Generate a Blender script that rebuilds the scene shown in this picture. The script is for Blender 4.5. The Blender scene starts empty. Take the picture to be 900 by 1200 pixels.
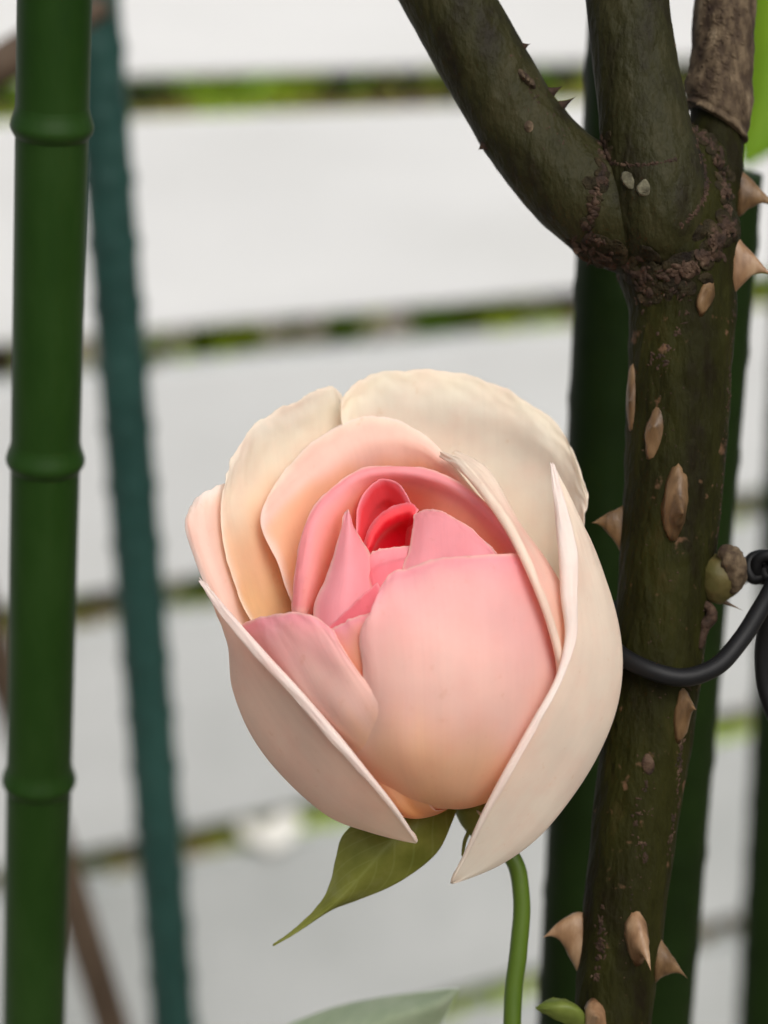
import bpy, bmesh, math, random
from mathutils import Vector, Matrix, noise

random.seed(7)
R = math.radians
scene = bpy.context.scene
col = scene.collection

# ------------------------------------------------------------------ camera
F = 2600.0            # focal length in photograph pixels (900 x 1200)
D0 = 0.36             # distance to the bloom, metres
PITCH = R(14)
CAM = Vector((0, 0, 1.25))
cam_data = bpy.data.cameras.new('camera')
cam = bpy.data.objects.new('camera', cam_data)
col.objects.link(cam)
scene.camera = cam
cam.location = CAM
cam.rotation_euler = (R(90) - PITCH, 0, 0)
cam_data.sensor_fit = 'VERTICAL'
cam_data.sensor_height = 24.0
cam_data.lens = 24.0 * F / 1200
cam_data.clip_start = 0.02
cam_data.clip_end = 500
cam_data.dof.use_dof = True
cam_data.dof.focus_distance = 0.352
cam_data.dof.aperture_fstop = 8.0

# ------------------------------------------------------------------ sky, sun
SUN_EL, SUN_AZ = R(46), R(158)     # azimuth measured from +Y towards +X
w = bpy.data.worlds.new('World')
scene.world = w
w.use_nodes = True
nt = w.node_tree
bg = nt.nodes['Background']
sky = nt.nodes.new('ShaderNodeTexSky')
sky.sky_type = 'NISHITA'
sky.sun_disc = False
sky.sun_elevation = SUN_EL
sky.sun_rotation = SUN_AZ
sky.air_density = 1.0
sky.dust_density = 6.0
hs = nt.nodes.new('ShaderNodeHueSaturation')
hs.inputs['Saturation'].default_value = 0.36      # overcast: hardly any blue left
nt.links.new(sky.outputs[0], hs.inputs['Color'])
nt.links.new(hs.outputs[0], bg.inputs[0])
bg.inputs[1].default_value = 0.13
sun_d = bpy.data.lights.new('sun', 'SUN')
sun = bpy.data.objects.new('sun', sun_d)
col.objects.link(sun)
sun_d.energy = 1.1
sun_d.angle = R(40)
sun_d.color = (1.0, 0.995, 0.975)
sdir = Vector((math.sin(SUN_AZ) * math.cos(SUN_EL), math.cos(SUN_AZ) * math.cos(SUN_EL), math.sin(SUN_EL)))
sun.rotation_euler = sdir.to_track_quat('Z', 'Y').to_euler()
sun.location = (0, 0, 4)
scene.view_settings.view_transform = 'Standard'
scene.view_settings.look = 'None'
scene.view_settings.gamma = 1
scene.view_settings.use_curve_mapping = False
scene.view_settings.exposure = 0.1
scene.render.engine = 'CYCLES'
scene.cycles.max_bounces = 16
scene.cycles.diffuse_bounces = 12
scene.cycles.transmission_bounces = 12

# ------------------------------------------------------------------ helpers
ROT = Matrix.Rotation(R(90) - PITCH, 3, 'X')
S = D0 / F            # metres per photograph pixel at the bloom


def W(px, py, d):
    """A point of the place on the sight line px, py at depth d metres."""
    return CAM + ROT @ Vector(((px - 450) / F * d, (600 - py) / F * d, -d))


def P(p):
    """px, py and a depth offset in bloom pixels towards the camera."""
    return W(p[0], p[1], D0 - p[2] * S)


def lin(c):
    return tuple(((v / 255) / 12.92 if v / 255 <= 0.04045 else ((v / 255 + 0.055) / 1.055) ** 2.4) for v in c)


def mixc(a, b, t):
    t = max(0.0, min(1.0, t))
    return tuple(x + (y - x) * t for x, y in zip(a, b))


def smooth(a, b, x):
    t = max(0.0, min(1.0, (x - a) / (b - a)))
    return t * t * (3 - 2 * t)


def cr(p0, p1, p2, p3, t):
    """Catmull-Rom on tuples."""
    t2, t3 = t * t, t * t * t
    return tuple(0.5 * (2 * b + (c - a) * t + (2 * a - 5 * b + 4 * c - d) * t2 + (3 * b - a - 3 * c + d) * t3)
                 for a, b, c, d in zip(p0, p1, p2, p3))


def sample(pts, t):
    """t in 0..1 along an even-parameter Catmull-Rom through pts."""
    n = len(pts) - 1
    x = min(max(t, 0.0), 1.0) * n
    i = min(int(x), n - 1)
    f = x - i
    a = pts[i - 1] if i > 0 else tuple(2 * u - v for u, v in zip(pts[0], pts[1]))
    d = pts[i + 2] if i + 2 <= n else tuple(2 * u - v for u, v in zip(pts[n], pts[n - 1]))
    return cr(a, pts[i], pts[i + 1], d, f)


def link(name, me, mat=None, parent=None):
    o = bpy.data.objects.new(name, me)
    col.objects.link(o)
    if mat:
        me.materials.append(mat)
    if parent:
        o.parent = parent
        o.matrix_parent_inverse = parent.matrix_world.inverted()
    return o


def mesh(name, verts, faces, smooth_shade=True):
    me = bpy.data.meshes.new(name)
    me.from_pydata([tuple(v) for v in verts], [], faces)
    me.update()
    if smooth_shade:
        me.polygons.foreach_set('use_smooth', [True] * len(me.polygons))
    return me


def tag(o, label=None, cat=None, group=None, kind=None):
    if label:
        o['label'] = label
    if cat:
        o['category'] = cat
    if group:
        o['group'] = group
    if kind:
        o['kind'] = kind
    return o


def empty(name, loc, label, cat, group=None):
    o = bpy.data.objects.new(name, None)
    o.empty_display_size = 0.01
    o.location = loc
    o.matrix_world = Matrix.Translation(loc)
    col.objects.link(o)
    return tag(o, label, cat, group)


def tube_mesh(name, pts, radii, seg=20, steps=8, bump=None, caps=True):
    """pts: world Vectors, radii in metres; Catmull-Rom path. bump(p, t, ang) -> radius factor."""
    n = len(pts)
    data = [tuple(p) + (r,) for p, r in zip(pts, radii)]
    N = (n - 1) * steps
    ch = [max((pts[i + 1] - pts[i]).length, 1e-9) for i in range(n - 1)]
    tang = []
    for i in range(n):
        if i == 0:
            tang.append([(b - a) / ch[0] for a, b in zip(data[0], data[1])])
        elif i == n - 1:
            tang.append([(b - a) / ch[-1] for a, b in zip(data[-2], data[-1])])
        else:
            h0, h1 = ch[i - 1], ch[i]
            tang.append([((b - a) / h0 * h1 + (c - b) / h1 * h0) / (h0 + h1) for a, b, c in zip(data[i - 1], data[i], data[i + 1])])
    path = []
    for i in range(n - 1):
        for k in range(steps + (1 if i == n - 2 else 0)):
            t = k / steps
            t2, t3 = t * t, t * t * t
            path.append(tuple((2 * t3 - 3 * t2 + 1) * a + (t3 - 2 * t2 + t) * ch[i] * ta + (3 * t2 - 2 * t3) * b + (t3 - t2) * ch[i] * tb
                              for a, b, ta, tb in zip(data[i], data[i + 1], tang[i], tang[i + 1])))
    verts, faces = [], []
    up = None
    for i, q in enumerate(path):
        c = Vector(q[:3])
        a = Vector(path[max(i - 1, 0)][:3])
        b = Vector(path[min(i + 1, N)][:3])
        tan = (b - a).normalized()
        if up is None:
            up = tan.orthogonal().normalized()
        up = (up - tan * up.dot(tan)).normalized()
        side = tan.cross(up)
        for k in range(seg):
            ang = 2 * math.pi * k / seg
            d = up * math.cos(ang) + side * math.sin(ang)
            r = q[3]
            if bump:
                r *= bump(c + d * r, i / N, ang)
            verts.append(c + d * r)
        if i:
            o = (i - 1) * seg
            for k in range(seg):
                k2 = (k + 1) % seg
                faces.append((o + k, o + k2, o + seg + k2, o + seg + k))
    if caps:
        faces.append(tuple(range(seg - 1, -1, -1)))
        faces.append(tuple(N * seg + k for k in range(seg)))
    return mesh(name, verts, faces)


# ------------------------------------------------------------------ materials
def new_mat(name):
    m = bpy.data.materials.new(name)
    m.use_nodes = True
    t = m.node_tree
    return m, t, t.nodes['Principled BSDF']


def N(t, kind, **kw):
    n = t.nodes.new(kind)
    for k, v in kw.items():
        if k in n.inputs:
            n.inputs[k].default_value = v
        else:
            setattr(n, k, v)
    return n


def ramp(t, stops):
    r = t.nodes.new('ShaderNodeValToRGB')
    e = r.color_ramp.elements
    while len(e) < len(stops):
        e.new(0.5)
    for i, (p, c) in enumerate(stops):
        e[i].position = p
        e[i].color = (*c, 1)
    return r


def mat_noise(name, stops, scale, rough=0.6, detail=6, bump=0.0, bump_scale=None, stretch=(1, 1, 1), spec=0.3, bdist=0.001):
    m, t, b = new_mat(name)
    tc = N(t, 'ShaderNodeTexCoord')
    mp = N(t, 'ShaderNodeMapping')
    mp.inputs['Scale'].default_value = stretch
    t.links.new(tc.outputs['Object'], mp.inputs[0])
    nz = N(t, 'ShaderNodeTexNoise', Scale=scale, Detail=detail, Roughness=0.6)
    t.links.new(mp.outputs[0], nz.inputs['Vector'])
    r = ramp(t, stops)
    t.links.new(nz.outputs['Fac'], r.inputs[0])
    t.links.new(r.outputs[0], b.inputs['Base Color'])
    b.inputs['Roughness'].default_value = rough
    b.inputs['Specular IOR Level'].default_value = spec
    if bump:
        nb = N(t, 'ShaderNodeTexNoise', Scale=bump_scale or scale * 3, Detail=5)
        t.links.new(mp.outputs[0], nb.inputs['Vector'])
        bp = N(t, 'ShaderNodeBump', Strength=bump, Distance=bdist)
        t.links.new(nb.outputs['Fac'], bp.inputs['Height'])
        t.links.new(bp.outputs[0], b.inputs['Normal'])
    return m


def petal_material():
    """Pigment comes from the petal's own colouring (attribute), veins and blotches from noise."""
    m, t, b = new_mat('petal')
    at = N(t, 'ShaderNodeAttribute', attribute_name='pigment')
    uv = N(t, 'ShaderNodeUVMap')
    mp = N(t, 'ShaderNodeMapping')
    mp.inputs['Scale'].default_value = (42, 3.0, 1)
    t.links.new(uv.outputs[0], mp.inputs[0])
    vein = N(t, 'ShaderNodeTexNoise', Scale=1.0, Detail=4, Roughness=0.55, Distortion=0.4)
    t.links.new(mp.outputs[0], vein.inputs['Vector'])
    tc = N(t, 'ShaderNodeTexCoord')
    blot = N(t, 'ShaderNodeTexNoise', Scale=90.0, Detail=4)
    t.links.new(tc.outputs['Object'], blot.inputs['Vector'])
    fine = N(t, 'ShaderNodeTexNoise', Scale=1800.0, Detail=2)
    t.links.new(tc.outputs['Object'], fine.inputs['Vector'])
    # value variation
    m1 = N(t, 'ShaderNodeMapRange')
    for k, v in zip(('From Min', 'From Max', 'To Min', 'To Max'), (0.25, 0.75, 0.982, 1.018)):
        m1.inputs[k].default_value = v
    t.links.new(vein.outputs['Fac'], m1.inputs['Value'])
    m2 = N(t, 'ShaderNodeMapRange')
    for k, v in zip(('From Min', 'From Max', 'To Min', 'To Max'), (0.25, 0.75, 0.94, 1.05)):
        m2.inputs[k].default_value = v
    t.links.new(blot.outputs['Fac'], m2.inputs['Value'])
    mu = N(t, 'ShaderNodeMath', operation='MULTIPLY')
    t.links.new(m1.outputs[0], mu.inputs[0])
    t.links.new(m2.outputs[0], mu.inputs[1])
    hsv = N(t, 'ShaderNodeHueSaturation')
    pk = N(t, 'ShaderNodeTexNoise', Scale=140.0, Detail=5, Roughness=0.6)
    t.links.new(tc.outputs['Object'], pk.inputs['Vector'])
    pm = N(t, 'ShaderNodeMapRange')
    for k, v in zip(('From Min', 'From Max', 'To Min', 'To Max'), (0.45, 0.75, 0.0, 0.22)):
        pm.inputs[k].default_value = v
    t.links.new(pk.outputs['Fac'], pm.inputs['Value'])
    px_ = N(t, 'ShaderNodeMix', data_type='RGBA', blend_type='MULTIPLY')
    t.links.new(pm.outputs[0], px_.inputs[0])
    t.links.new(at.outputs['Color'], px_.inputs[6])
    px_.inputs[7].default_value = (0.98, 0.70, 0.66, 1)
    sp_ = N(t, 'ShaderNodeTexNoise', Scale=520.0, Detail=3)
    t.links.new(tc.outputs['Object'], sp_.inputs['Vector'])
    sm_ = N(t, 'ShaderNodeMapRange')
    for k, v in zip(('From Min', 'From Max', 'To Min', 'To Max'), (0.66, 0.78, 0.0, 0.30)):
        sm_.inputs[k].default_value = v
    t.links.new(sp_.outputs['Fac'], sm_.inputs['Value'])
    sx_ = N(t, 'ShaderNodeMix', data_type='RGBA', blend_type='MULTIPLY')
    t.links.new(sm_.outputs[0], sx_.inputs[0])
    t.links.new(px_.outputs[2], sx_.inputs[6])
    sx_.inputs[7].default_value = (0.80, 0.66, 0.50, 1)
    t.links.new(sx_.outputs[2], hsv.inputs['Color'])
    t.links.new(mu.outputs[0], hsv.inputs['Value'])
    t.links.new(hsv.outputs[0], b.inputs['Base Color'])
    b.inputs['Roughness'].default_value = 0.55
    b.inputs['Specular IOR Level'].default_value = 0.25
    b.inputs['Sheen Weight'].default_value = 0.15
    b.inputs['Sheen Roughness'].default_value = 0.4
    hb = N(t, 'ShaderNodeMath', operation='MULTIPLY_ADD')
    hb.inputs[1].default_value = 0.35
    t.links.new(fine.outputs['Fac'], hb.inputs[0])
    t.links.new(vein.outputs['Fac'], hb.inputs[2])
    bp = N(t, 'ShaderNodeBump', Strength=0.10, Distance=0.0005)
    t.links.new(hb.outputs[0], bp.inputs['Height'])
    t.links.new(bp.outputs[0], b.inputs['Normal'])
    tr = N(t, 'ShaderNodeBsdfTranslucent')
    sat = N(t, 'ShaderNodeHueSaturation')
    sat.inputs['Saturation'].default_value = 1.03
    t.links.new(hsv.outputs[0], sat.inputs['Color'])
    t.links.new(sat.outputs[0], tr.inputs['Color'])
    mx = N(t, 'ShaderNodeMixShader')
    mx.inputs[0].default_value = 0.46
    t.links.new(b.outputs[0], mx.inputs[1])
    t.links.new(tr.outputs[0], mx.inputs[2])
    t.links.new(mx.outputs[0], t.nodes['Material Output'].inputs['Surface'])
    return m


def leaf_material(name, stops, scale=60, trans=0.3, rough=0.45, veins=0.0):
    m = mat_noise(name, stops, scale, rough=rough, bump=0.15, bump_scale=300, bdist=0.0005)
    t = m.node_tree
    b = t.nodes['Principled BSDF']
    src = b.inputs['Base Color'].links[0].from_socket
    if veins:
        uv = N(t, 'ShaderNodeUVMap')
        sx = N(t, 'ShaderNodeSeparateXYZ')
        t.links.new(uv.outputs[0], sx.inputs[0])

        def M(op, a, b_=None):
            n = N(t, 'ShaderNodeMath', operation=op)
            for k, v in ((0, a), (1, b_)):
                if v is None:
                    continue
                if isinstance(v, (int, float)):
                    n.inputs[k].default_value = v
                else:
                    t.links.new(v, n.inputs[k])
            return n.outputs[0]
        off = M('ABSOLUTE', M('SUBTRACT', sx.outputs[0], 0.5))
        mid = M('SUBTRACT', 1.0, M('MULTIPLY', off, 28.0))
        wav_ = M('SINE', M('MULTIPLY', M('SUBTRACT', M('MULTIPLY', sx.outputs[1], 9.0), M('MULTIPLY', off, 5.0)), 6.283))
        side = M('MULTIPLY', M('SUBTRACT', wav_, 0.86), 5.0)
        msk = M('MULTIPLY', M('MINIMUM', M('MAXIMUM', M('MAXIMUM', mid, side), 0.0), 1.0), veins)
        vx = N(t, 'ShaderNodeMix', data_type='RGBA', blend_type='SCREEN')
        t.links.new(msk, vx.inputs[0])
        t.links.new(src, vx.inputs[6])
        vx.inputs[7].default_value = (0.16, 0.2, 0.08, 1)
        src = vx.outputs[2]
        t.links.new(src, b.inputs['Base Color'])
    tr = N(t, 'ShaderNodeBsdfTranslucent')
    t.links.new(src, tr.inputs['Color'])
    mx = N(t, 'ShaderNodeMixShader')
    mx.inputs[0].default_value = trans
    t.links.new(b.outputs[0], mx.inputs[1])
    t.links.new(tr.outputs[0], mx.inputs[2])
    t.links.new(mx.outputs[0], t.nodes['Material Output'].inputs['Surface'])
    return m


M_PETAL = petal_material()
M_SEPAL = leaf_material('sepal', [(0.3, (0.17, 0.185, 0.025)), (0.55, (0.25, 0.26, 0.05)), (0.75, (0.30, 0.31, 0.11))], 140, 0.35, veins=0.35)
M_STEM = mat_noise('flower_stem', [(0.3, (0.05, 0.09, 0.008)), (0.7, (0.08, 0.13, 0.012))], 90, rough=0.4, stretch=(1, 1, 0.2))
M_LEAF = leaf_material('rose_leaf', [(0.3, (0.32, 0.42, 0.25)), (0.7, (0.56, 0.63, 0.46))], 80, 0.25, veins=0.8)
M_BRIGHT_LEAF = leaf_material('bright_leaf', [(0.3, (0.12, 0.28, 0.01)), (0.7, (0.26, 0.42, 0.02))], 30, 0.45)
M_YOUNG = leaf_material('young_leaf', [(0.3, (0.09, 0.13, 0.02)), (0.7, (0.20, 0.24, 0.05))], 150, 0.3)
M_THORN = mat_noise('thorn', [(0.3, (0.045, 0.024, 0.010)), (0.45, (0.11, 0.062, 0.027)), (0.58, (0.165, 0.098, 0.046)), (0.75, (0.26, 0.17, 0.095))], 330, rough=0.4, stretch=(1, 1, 0.3), bump=0.6, bump_scale=700, bdist=0.0005)
M_THORN_PALE = mat_noise('pale_thorn', [(0.3, (0.10, 0.05, 0.024)), (0.48, (0.22, 0.125, 0.064)), (0.7, (0.38, 0.26, 0.16))], 260, rough=0.4, stretch=(1, 1, 0.3), bump=0.4, bump_scale=700, bdist=0.0004)
M_SCAR = mat_noise('bark_scar', [(0.3, (0.012, 0.006, 0.003)), (0.5, (0.034, 0.017, 0.009)), (0.66, (0.075, 0.044, 0.026)), (0.82, (0.20, 0.15, 0.10))], 420, rough=0.8, bump=0.8, bump_scale=700, bdist=0.0008)
M_OLDBARK = mat_noise('old_bark', [(0.3, (0.02, 0.010, 0.006)), (0.46, (0.055, 0.036, 0.02)), (0.6, (0.12, 0.085, 0.05)), (0.78, (0.22, 0.17, 0.11))], 420, rough=0.85, bump=0.7, bump_scale=420, bdist=0.001, stretch=(1, 1, 0.5))


M_KNOT = mat_noise('knotty_bark', [(0.3, (0.007, 0.004, 0.002)), (0.48, (0.018, 0.0135, 0.005)), (0.6, (0.030, 0.021, 0.009)), (0.72, (0.055, 0.036, 0.02)), (0.82, (0.2, 0.15, 0.11))], 300, rough=0.75, spec=0.15, bump=1.0, bump_scale=600, bdist=0.0012)
M_PALE = mat_noise('pale_scar', [(0.3, (0.04, 0.035, 0.02)), (0.55, (0.12, 0.11, 0.07)), (0.8, (0.24, 0.22, 0.15))], 380, rough=0.8, bump=0.6, bdist=0.0006)


def cane_material():
    m = mat_noise('cane_bark', [(0.3, (0.007, 0.0045, 0.001)), (0.44, (0.012, 0.0115, 0.0014)), (0.6, (0.018, 0.0178, 0.0022)), (0.8, (0.036, 0.025, 0.007))], 150, rough=0.7, bump=0.9, bump_scale=520, stretch=(1, 1, 0.35), bdist=0.0012, spec=0.10)
    t = m.node_tree
    b = t.nodes['Principled BSDF']
    src = b.inputs['Base Color'].links[0].from_socket
    tc = N(t, 'ShaderNodeTexCoord')
    v = N(t, 'ShaderNodeTexNoise', Scale=260.0, Detail=3)
    t.links.new(tc.outputs['Object'], v.inputs['Vector'])
    r = ramp(t, [(0.66, (0, 0, 0)), (0.72, (1, 1, 1))])
    t.links.new(v.outputs['Fac'], r.inputs[0])
    mx = N(t, 'ShaderNodeMix', data_type='RGBA')
    t.links.new(r.outputs[0], mx.inputs[0])
    t.links.new(src, mx.inputs[6])
    mx.inputs[7].default_value = (0.10, 0.055, 0.03, 1)
    t.links.new(mx.outputs[2], b.inputs['Base Color'])
    return m


M_CANE = cane_material()
M_BRANCH = mat_noise('branch_bark', [(0.32, (0.010, 0.007, 0.0025)), (0.5, (0.020, 0.0190, 0.0045)), (0.7, (0.033, 0.029, 0.010))], 160, rough=0.6, spec=0.16, bump=0.9, bump_scale=560, stretch=(1, 1, 0.5), bdist=0.0010)
M_BUD = mat_noise('bud', [(0.3, (0.05, 0.048, 0.008)), (0.55, (0.09, 0.07, 0.022)), (0.8, (0.16, 0.10, 0.05))], 150, rough=0.6, bump=0.4, bdist=0.0008)
M_BAMBOO = mat_noise('green_plastic', [(0.3, (0.007, 0.029, 0.002)), (0.5, (0.011, 0.038, 0.003)), (0.72, (0.019, 0.050, 0.008))], 70, rough=0.5, stretch=(1, 1, 0.3), spec=0.2)
M_DARKSTAKE = mat_noise('dark_green_plastic', [(0.3, (0.004, 0.011, 0.001)), (0.7, (0.008, 0.02, 0.002))], 50, rough=0.55, spec=0.12)
M_TEAL = mat_noise('teal_plastic', [(0.3, (0.008, 0.035, 0.029)), (0.7, (0.018, 0.060, 0.050))], 40, rough=0.45)
M_TIE = mat_noise('black_rubber', [(0.3, (0.005, 0.005, 0.005)), (0.7, (0.009, 0.009, 0.010))], 120, rough=0.5, spec=0.2, bump=0.1, bump_scale=900, bdist=0.0003)
M_FENCE = mat_noise('white_paint', [(0.3, (0.66, 0.66, 0.63)), (0.5, (0.73, 0.73, 0.70)), (0.7, (0.77, 0.77, 0.75))], 5, rough=0.55, stretch=(0.4, 1, 3), bump=0.1, bump_scale=60, bdist=0.001)


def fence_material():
    """White paint mixed towards grey green, more so on each lower plank (per-plank custom property)."""
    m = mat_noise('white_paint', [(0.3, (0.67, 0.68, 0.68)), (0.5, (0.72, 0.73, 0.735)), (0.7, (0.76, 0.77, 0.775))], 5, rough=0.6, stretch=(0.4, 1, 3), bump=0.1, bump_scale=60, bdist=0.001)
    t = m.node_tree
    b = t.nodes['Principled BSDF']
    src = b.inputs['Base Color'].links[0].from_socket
    at = N(t, 'ShaderNodeAttribute', attribute_name='grey_green', attribute_type='OBJECT')
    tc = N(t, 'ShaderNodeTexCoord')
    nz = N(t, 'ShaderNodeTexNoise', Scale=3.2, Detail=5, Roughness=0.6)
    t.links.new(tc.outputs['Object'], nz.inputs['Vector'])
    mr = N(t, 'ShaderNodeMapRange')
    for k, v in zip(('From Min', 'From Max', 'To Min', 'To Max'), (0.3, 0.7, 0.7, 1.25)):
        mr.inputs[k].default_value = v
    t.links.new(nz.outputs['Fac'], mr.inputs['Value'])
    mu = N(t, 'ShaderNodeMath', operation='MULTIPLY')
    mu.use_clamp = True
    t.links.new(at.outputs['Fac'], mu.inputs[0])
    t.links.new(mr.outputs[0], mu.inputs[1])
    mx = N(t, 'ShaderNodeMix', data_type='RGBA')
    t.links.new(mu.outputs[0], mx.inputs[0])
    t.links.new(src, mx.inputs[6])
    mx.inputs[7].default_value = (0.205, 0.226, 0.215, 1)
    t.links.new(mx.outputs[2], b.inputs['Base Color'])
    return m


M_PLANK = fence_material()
M_MOSS = mat_noise('moss', [(0.3, (0.07, 0.045, 0.03)), (0.44, (0.16, 0.12, 0.04)), (0.5, (0.22, 0.24, 0.03)), (0.58, (0.30, 0.46, 0.03)), (0.7, (0.5, 0.46, 0.22))], 11, detail=3, rough=0.9)
M_SOIL = mat_noise('soil', [(0.3, (0.17, 0.145, 0.11)), (0.7, (0.32, 0.28, 0.22))], 14, rough=0.95, bump=0.6, bump_scale=60, bdist=0.02)  # unseen ground, colour made pale to bounce light up under the bloom
M_SHED = leaf_material('shed_petal', [(0.3, (0.82, 0.80, 0.74)), (0.7, (0.88, 0.87, 0.83))], 40, 0.25)
M_BROWN = mat_noise('brown_bark', [(0.3, (0.05, 0.032, 0.02)), (0.7, (0.13, 0.09, 0.06))], 60, rough=0.7, stretch=(1, 1, 0.3))
M_HEDGE = [leaf_material('hedge_leaf_%s' % n, s, 12, 0.5) for n, s in (
    ('light', [(0.3, (0.14, 0.30, 0.012)), (0.7, (0.34, 0.55, 0.03))]),
    ('yellow', [(0.3, (0.30, 0.40, 0.01)), (0.7, (0.52, 0.60, 0.04))]),
    ('dead', [(0.3, (0.06, 0.04, 0.02)), (0.7, (0.15, 0.10, 0.05))]))]

# ------------------------------------------------------------------ setting: ground
gm = bpy.data.meshes.new('ground')
bm = bmesh.new()
bmesh.ops.create_grid(bm, x_segments=60, y_segments=60, size=6)
for v in bm.verts:
    v.co.z = 0.025 * noise.noise(v.co * 2.3) + 0.012 * noise.noise(v.co * 7)
# far skirt to the horizon
bmesh.ops.recalc_face_normals(bm, faces=bm.faces)
bm.to_mesh(gm)
bm.free()
ground = link('ground', gm, M_SOIL)
ground.location = (0, 2, 0)
tag(ground, 'unseen ground under the rose and the fence, made pale to bounce light up', 'ground', kind='structure')

# ------------------------------------------------------------------ fence
PSI = R(30.8)
fdir = Vector((math.cos(PSI), math.sin(PSI), 0))
fnrm = Vector((math.sin(PSI), -math.cos(PSI), 0))           # towards the camera
f0 = W(450, 600, 1.5)


def fence_hit(px, py):
    d = (W(px, py, 1) - CAM)
    t = (f0 - CAM).dot(fnrm) / d.dot(fnrm)
    return CAM + d * t


edges = [fence_hit(450, y).z for y in (-178, 106, 386, 664, 944, 1206)]
f0 = fence_hit(450, 600)
step = edges[-2] - edges[-1]
while edges[-1] - step > 0.04:
    edges.append(edges[-1] - step)
GAP, THICK, LEN0, LEN1 = 0.026, 0.032, -1.5, 1.9
fence = empty('plank_fence', Vector((f0.x, f0.y, 0)), 'white painted fence of wide horizontal planks with mossy gaps', 'fence')


def fence_pt(s, z, out=0.0):
    """s along the fence, out towards the camera."""
    return Vector((f0.x, f0.y, 0)) + fdir * s + fnrm * out + Vector((0, 0, z))


def box_mesh(name, s0, s1, z0, z1, o0, o1, bevel=0.003, cuts=0, wob=0.0, seed=0):
    bm = bmesh.new()
    vs = {}
    n = cuts + 2
    for i in range(n):
        s = s0 + (s1 - s0) * i / (n - 1)
        for j, (z, o) in enumerate(((z0, o0), (z0, o1), (z1, o1), (z1, o0))):
            dz = wob * noise.noise(Vector((s * 3, j * 3.1, seed)))
            vs[i, j] = bm.verts.new(fence_pt(s, z + dz, o) - fence.location)
    for i in range(n - 1):
        for j in range(4):
            k = (j + 1) % 4
            bm.faces.new((vs[i, j], vs[i + 1, j], vs[i + 1, k], vs[i, k]))
    bm.faces.new([vs[0, j] for j in range(4)])
    bm.faces.new([vs[n - 1, j] for j in (3, 2, 1, 0)])
    bmesh.ops.recalc_face_normals(bm, faces=bm.faces)
    bmesh.ops.bevel(bm, geom=[e for e in bm.edges if e.calc_face_angle(0) > 0.6], offset=bevel, segments=2, affect='EDGES')
    me = bpy.data.meshes.new(name)
    bm.to_mesh(me)
    bm.free()
    me.polygons.foreach_set('use_smooth', [False] * len(me.polygons))
    return me


for i in range(len(edges) - 1):
    top, bot = edges[i] - GAP * 0.5, edges[i + 1] + GAP * 0.5
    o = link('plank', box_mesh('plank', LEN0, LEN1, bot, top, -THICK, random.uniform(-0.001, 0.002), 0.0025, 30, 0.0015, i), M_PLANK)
    o.parent = fence
    o['grey_green'] = (0.03, 0.10, 0.30, 0.48, 0.60, 0.70, 0.75)[min(i, 6)]  # amount of grey green mixed in, growing plank by plank downwards
for s in (-1.2, 1.55):
    o = link('fence_post', box_mesh('fence_post', s - 0.045, s + 0.045, -0.05, edges[0], -THICK - 0.092, -THICK - 0.002, 0.004), M_FENCE)
    o.parent = fence

# moss and litter lying on the plank tops, in the gaps
rng = random.Random(3)
mv, mf = [], []
for ei, z in enumerate(edges[1:6]):
    for k in range(1100):
        s = rng.uniform(-0.75, 1.0)
        dens = noise.noise(Vector((s * 4.0, ei * 5.3, 1.7)))
        if dens < rng.uniform(-0.45, 0.35):
            continue
        out = rng.uniform(-THICK, -0.014)
        h = rng.uniform(0.003, 0.013)
        c = fence_pt(s, z - GAP * 0.5 + 0.0005, out)
        b0 = len(mv)
        rr = rng.uniform(0.003, 0.009)
        for a in range(5):
            an = a * 1.2566 + rng.random()
            mv.append(c + fdir * (rr * math.cos(an)) + fnrm * (min(rr, 0.005) * math.sin(an)))
        mv.append(c + Vector((0, 0, h)))
        for a in range(5):
            mf.append((b0 + a, b0 + (a + 1) % 5, b0 + 5))
moss = link('moss', mesh('moss', mv, mf), M_MOSS)
tag(moss, 'green and brown moss and litter in the gaps between fence planks', 'moss', kind='stuff')

# leaves growing behind the fence: only slivers of them show through the gaps
for mi, (cnt, name) in enumerate(((6000, 'light'), (5000, 'yellow'), (2200, 'dead'))):
    lv, lf = [], []
    for k in range(cnt):
        s = rng.uniform(-1.2, 1.8)
        lump = noise.noise(Vector((s * 2.2, mi * 7.0, 0.3)))
        if lump < rng.uniform(-0.6, 0.35):
            continue
        c = fence_pt(s, rng.uniform(0.03, 1.24), -THICK - 0.14 - 0.6 * rng.random() ** 1.5)
        a = Vector((rng.gauss(0, 1), rng.gauss(0, 1), rng.gauss(0, 0.6))).normalized()
        b = a.cross(Vector((rng.gauss(0, 0.4), rng.gauss(0, 0.4), 1))).normalized()
        L = rng.uniform(0.02, 0.045)
        n = a.cross(b)
        b0 = len(lv)
        lv += [c - a * L, c - b * L * 0.5 + n * L * 0.12, c + a * L, c + b * L * 0.5 + n * L * 0.12, c + a * L * 0.1]
        lf += [(b0, b0 + 1, b0 + 4), (b0 + 1, b0 + 2, b0 + 4), (b0 + 2, b0 + 3, b0 + 4), (b0 + 3, b0, b0 + 4)]
    o = link('hedge_leaves', mesh('hedge_leaves', lv, lf), M_HEDGE[mi])
    tag(o, {'light': 'fresh green hedge leaves showing through the fence gaps', 'yellow': 'yellow green hedge leaves showing through the fence gaps',
            'dead': 'withered brown leaves showing through the fence gaps'}[name], 'leaves', kind='stuff')

# ------------------------------------------------------------------ the rose
BASE = (546, 932, -48)


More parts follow.
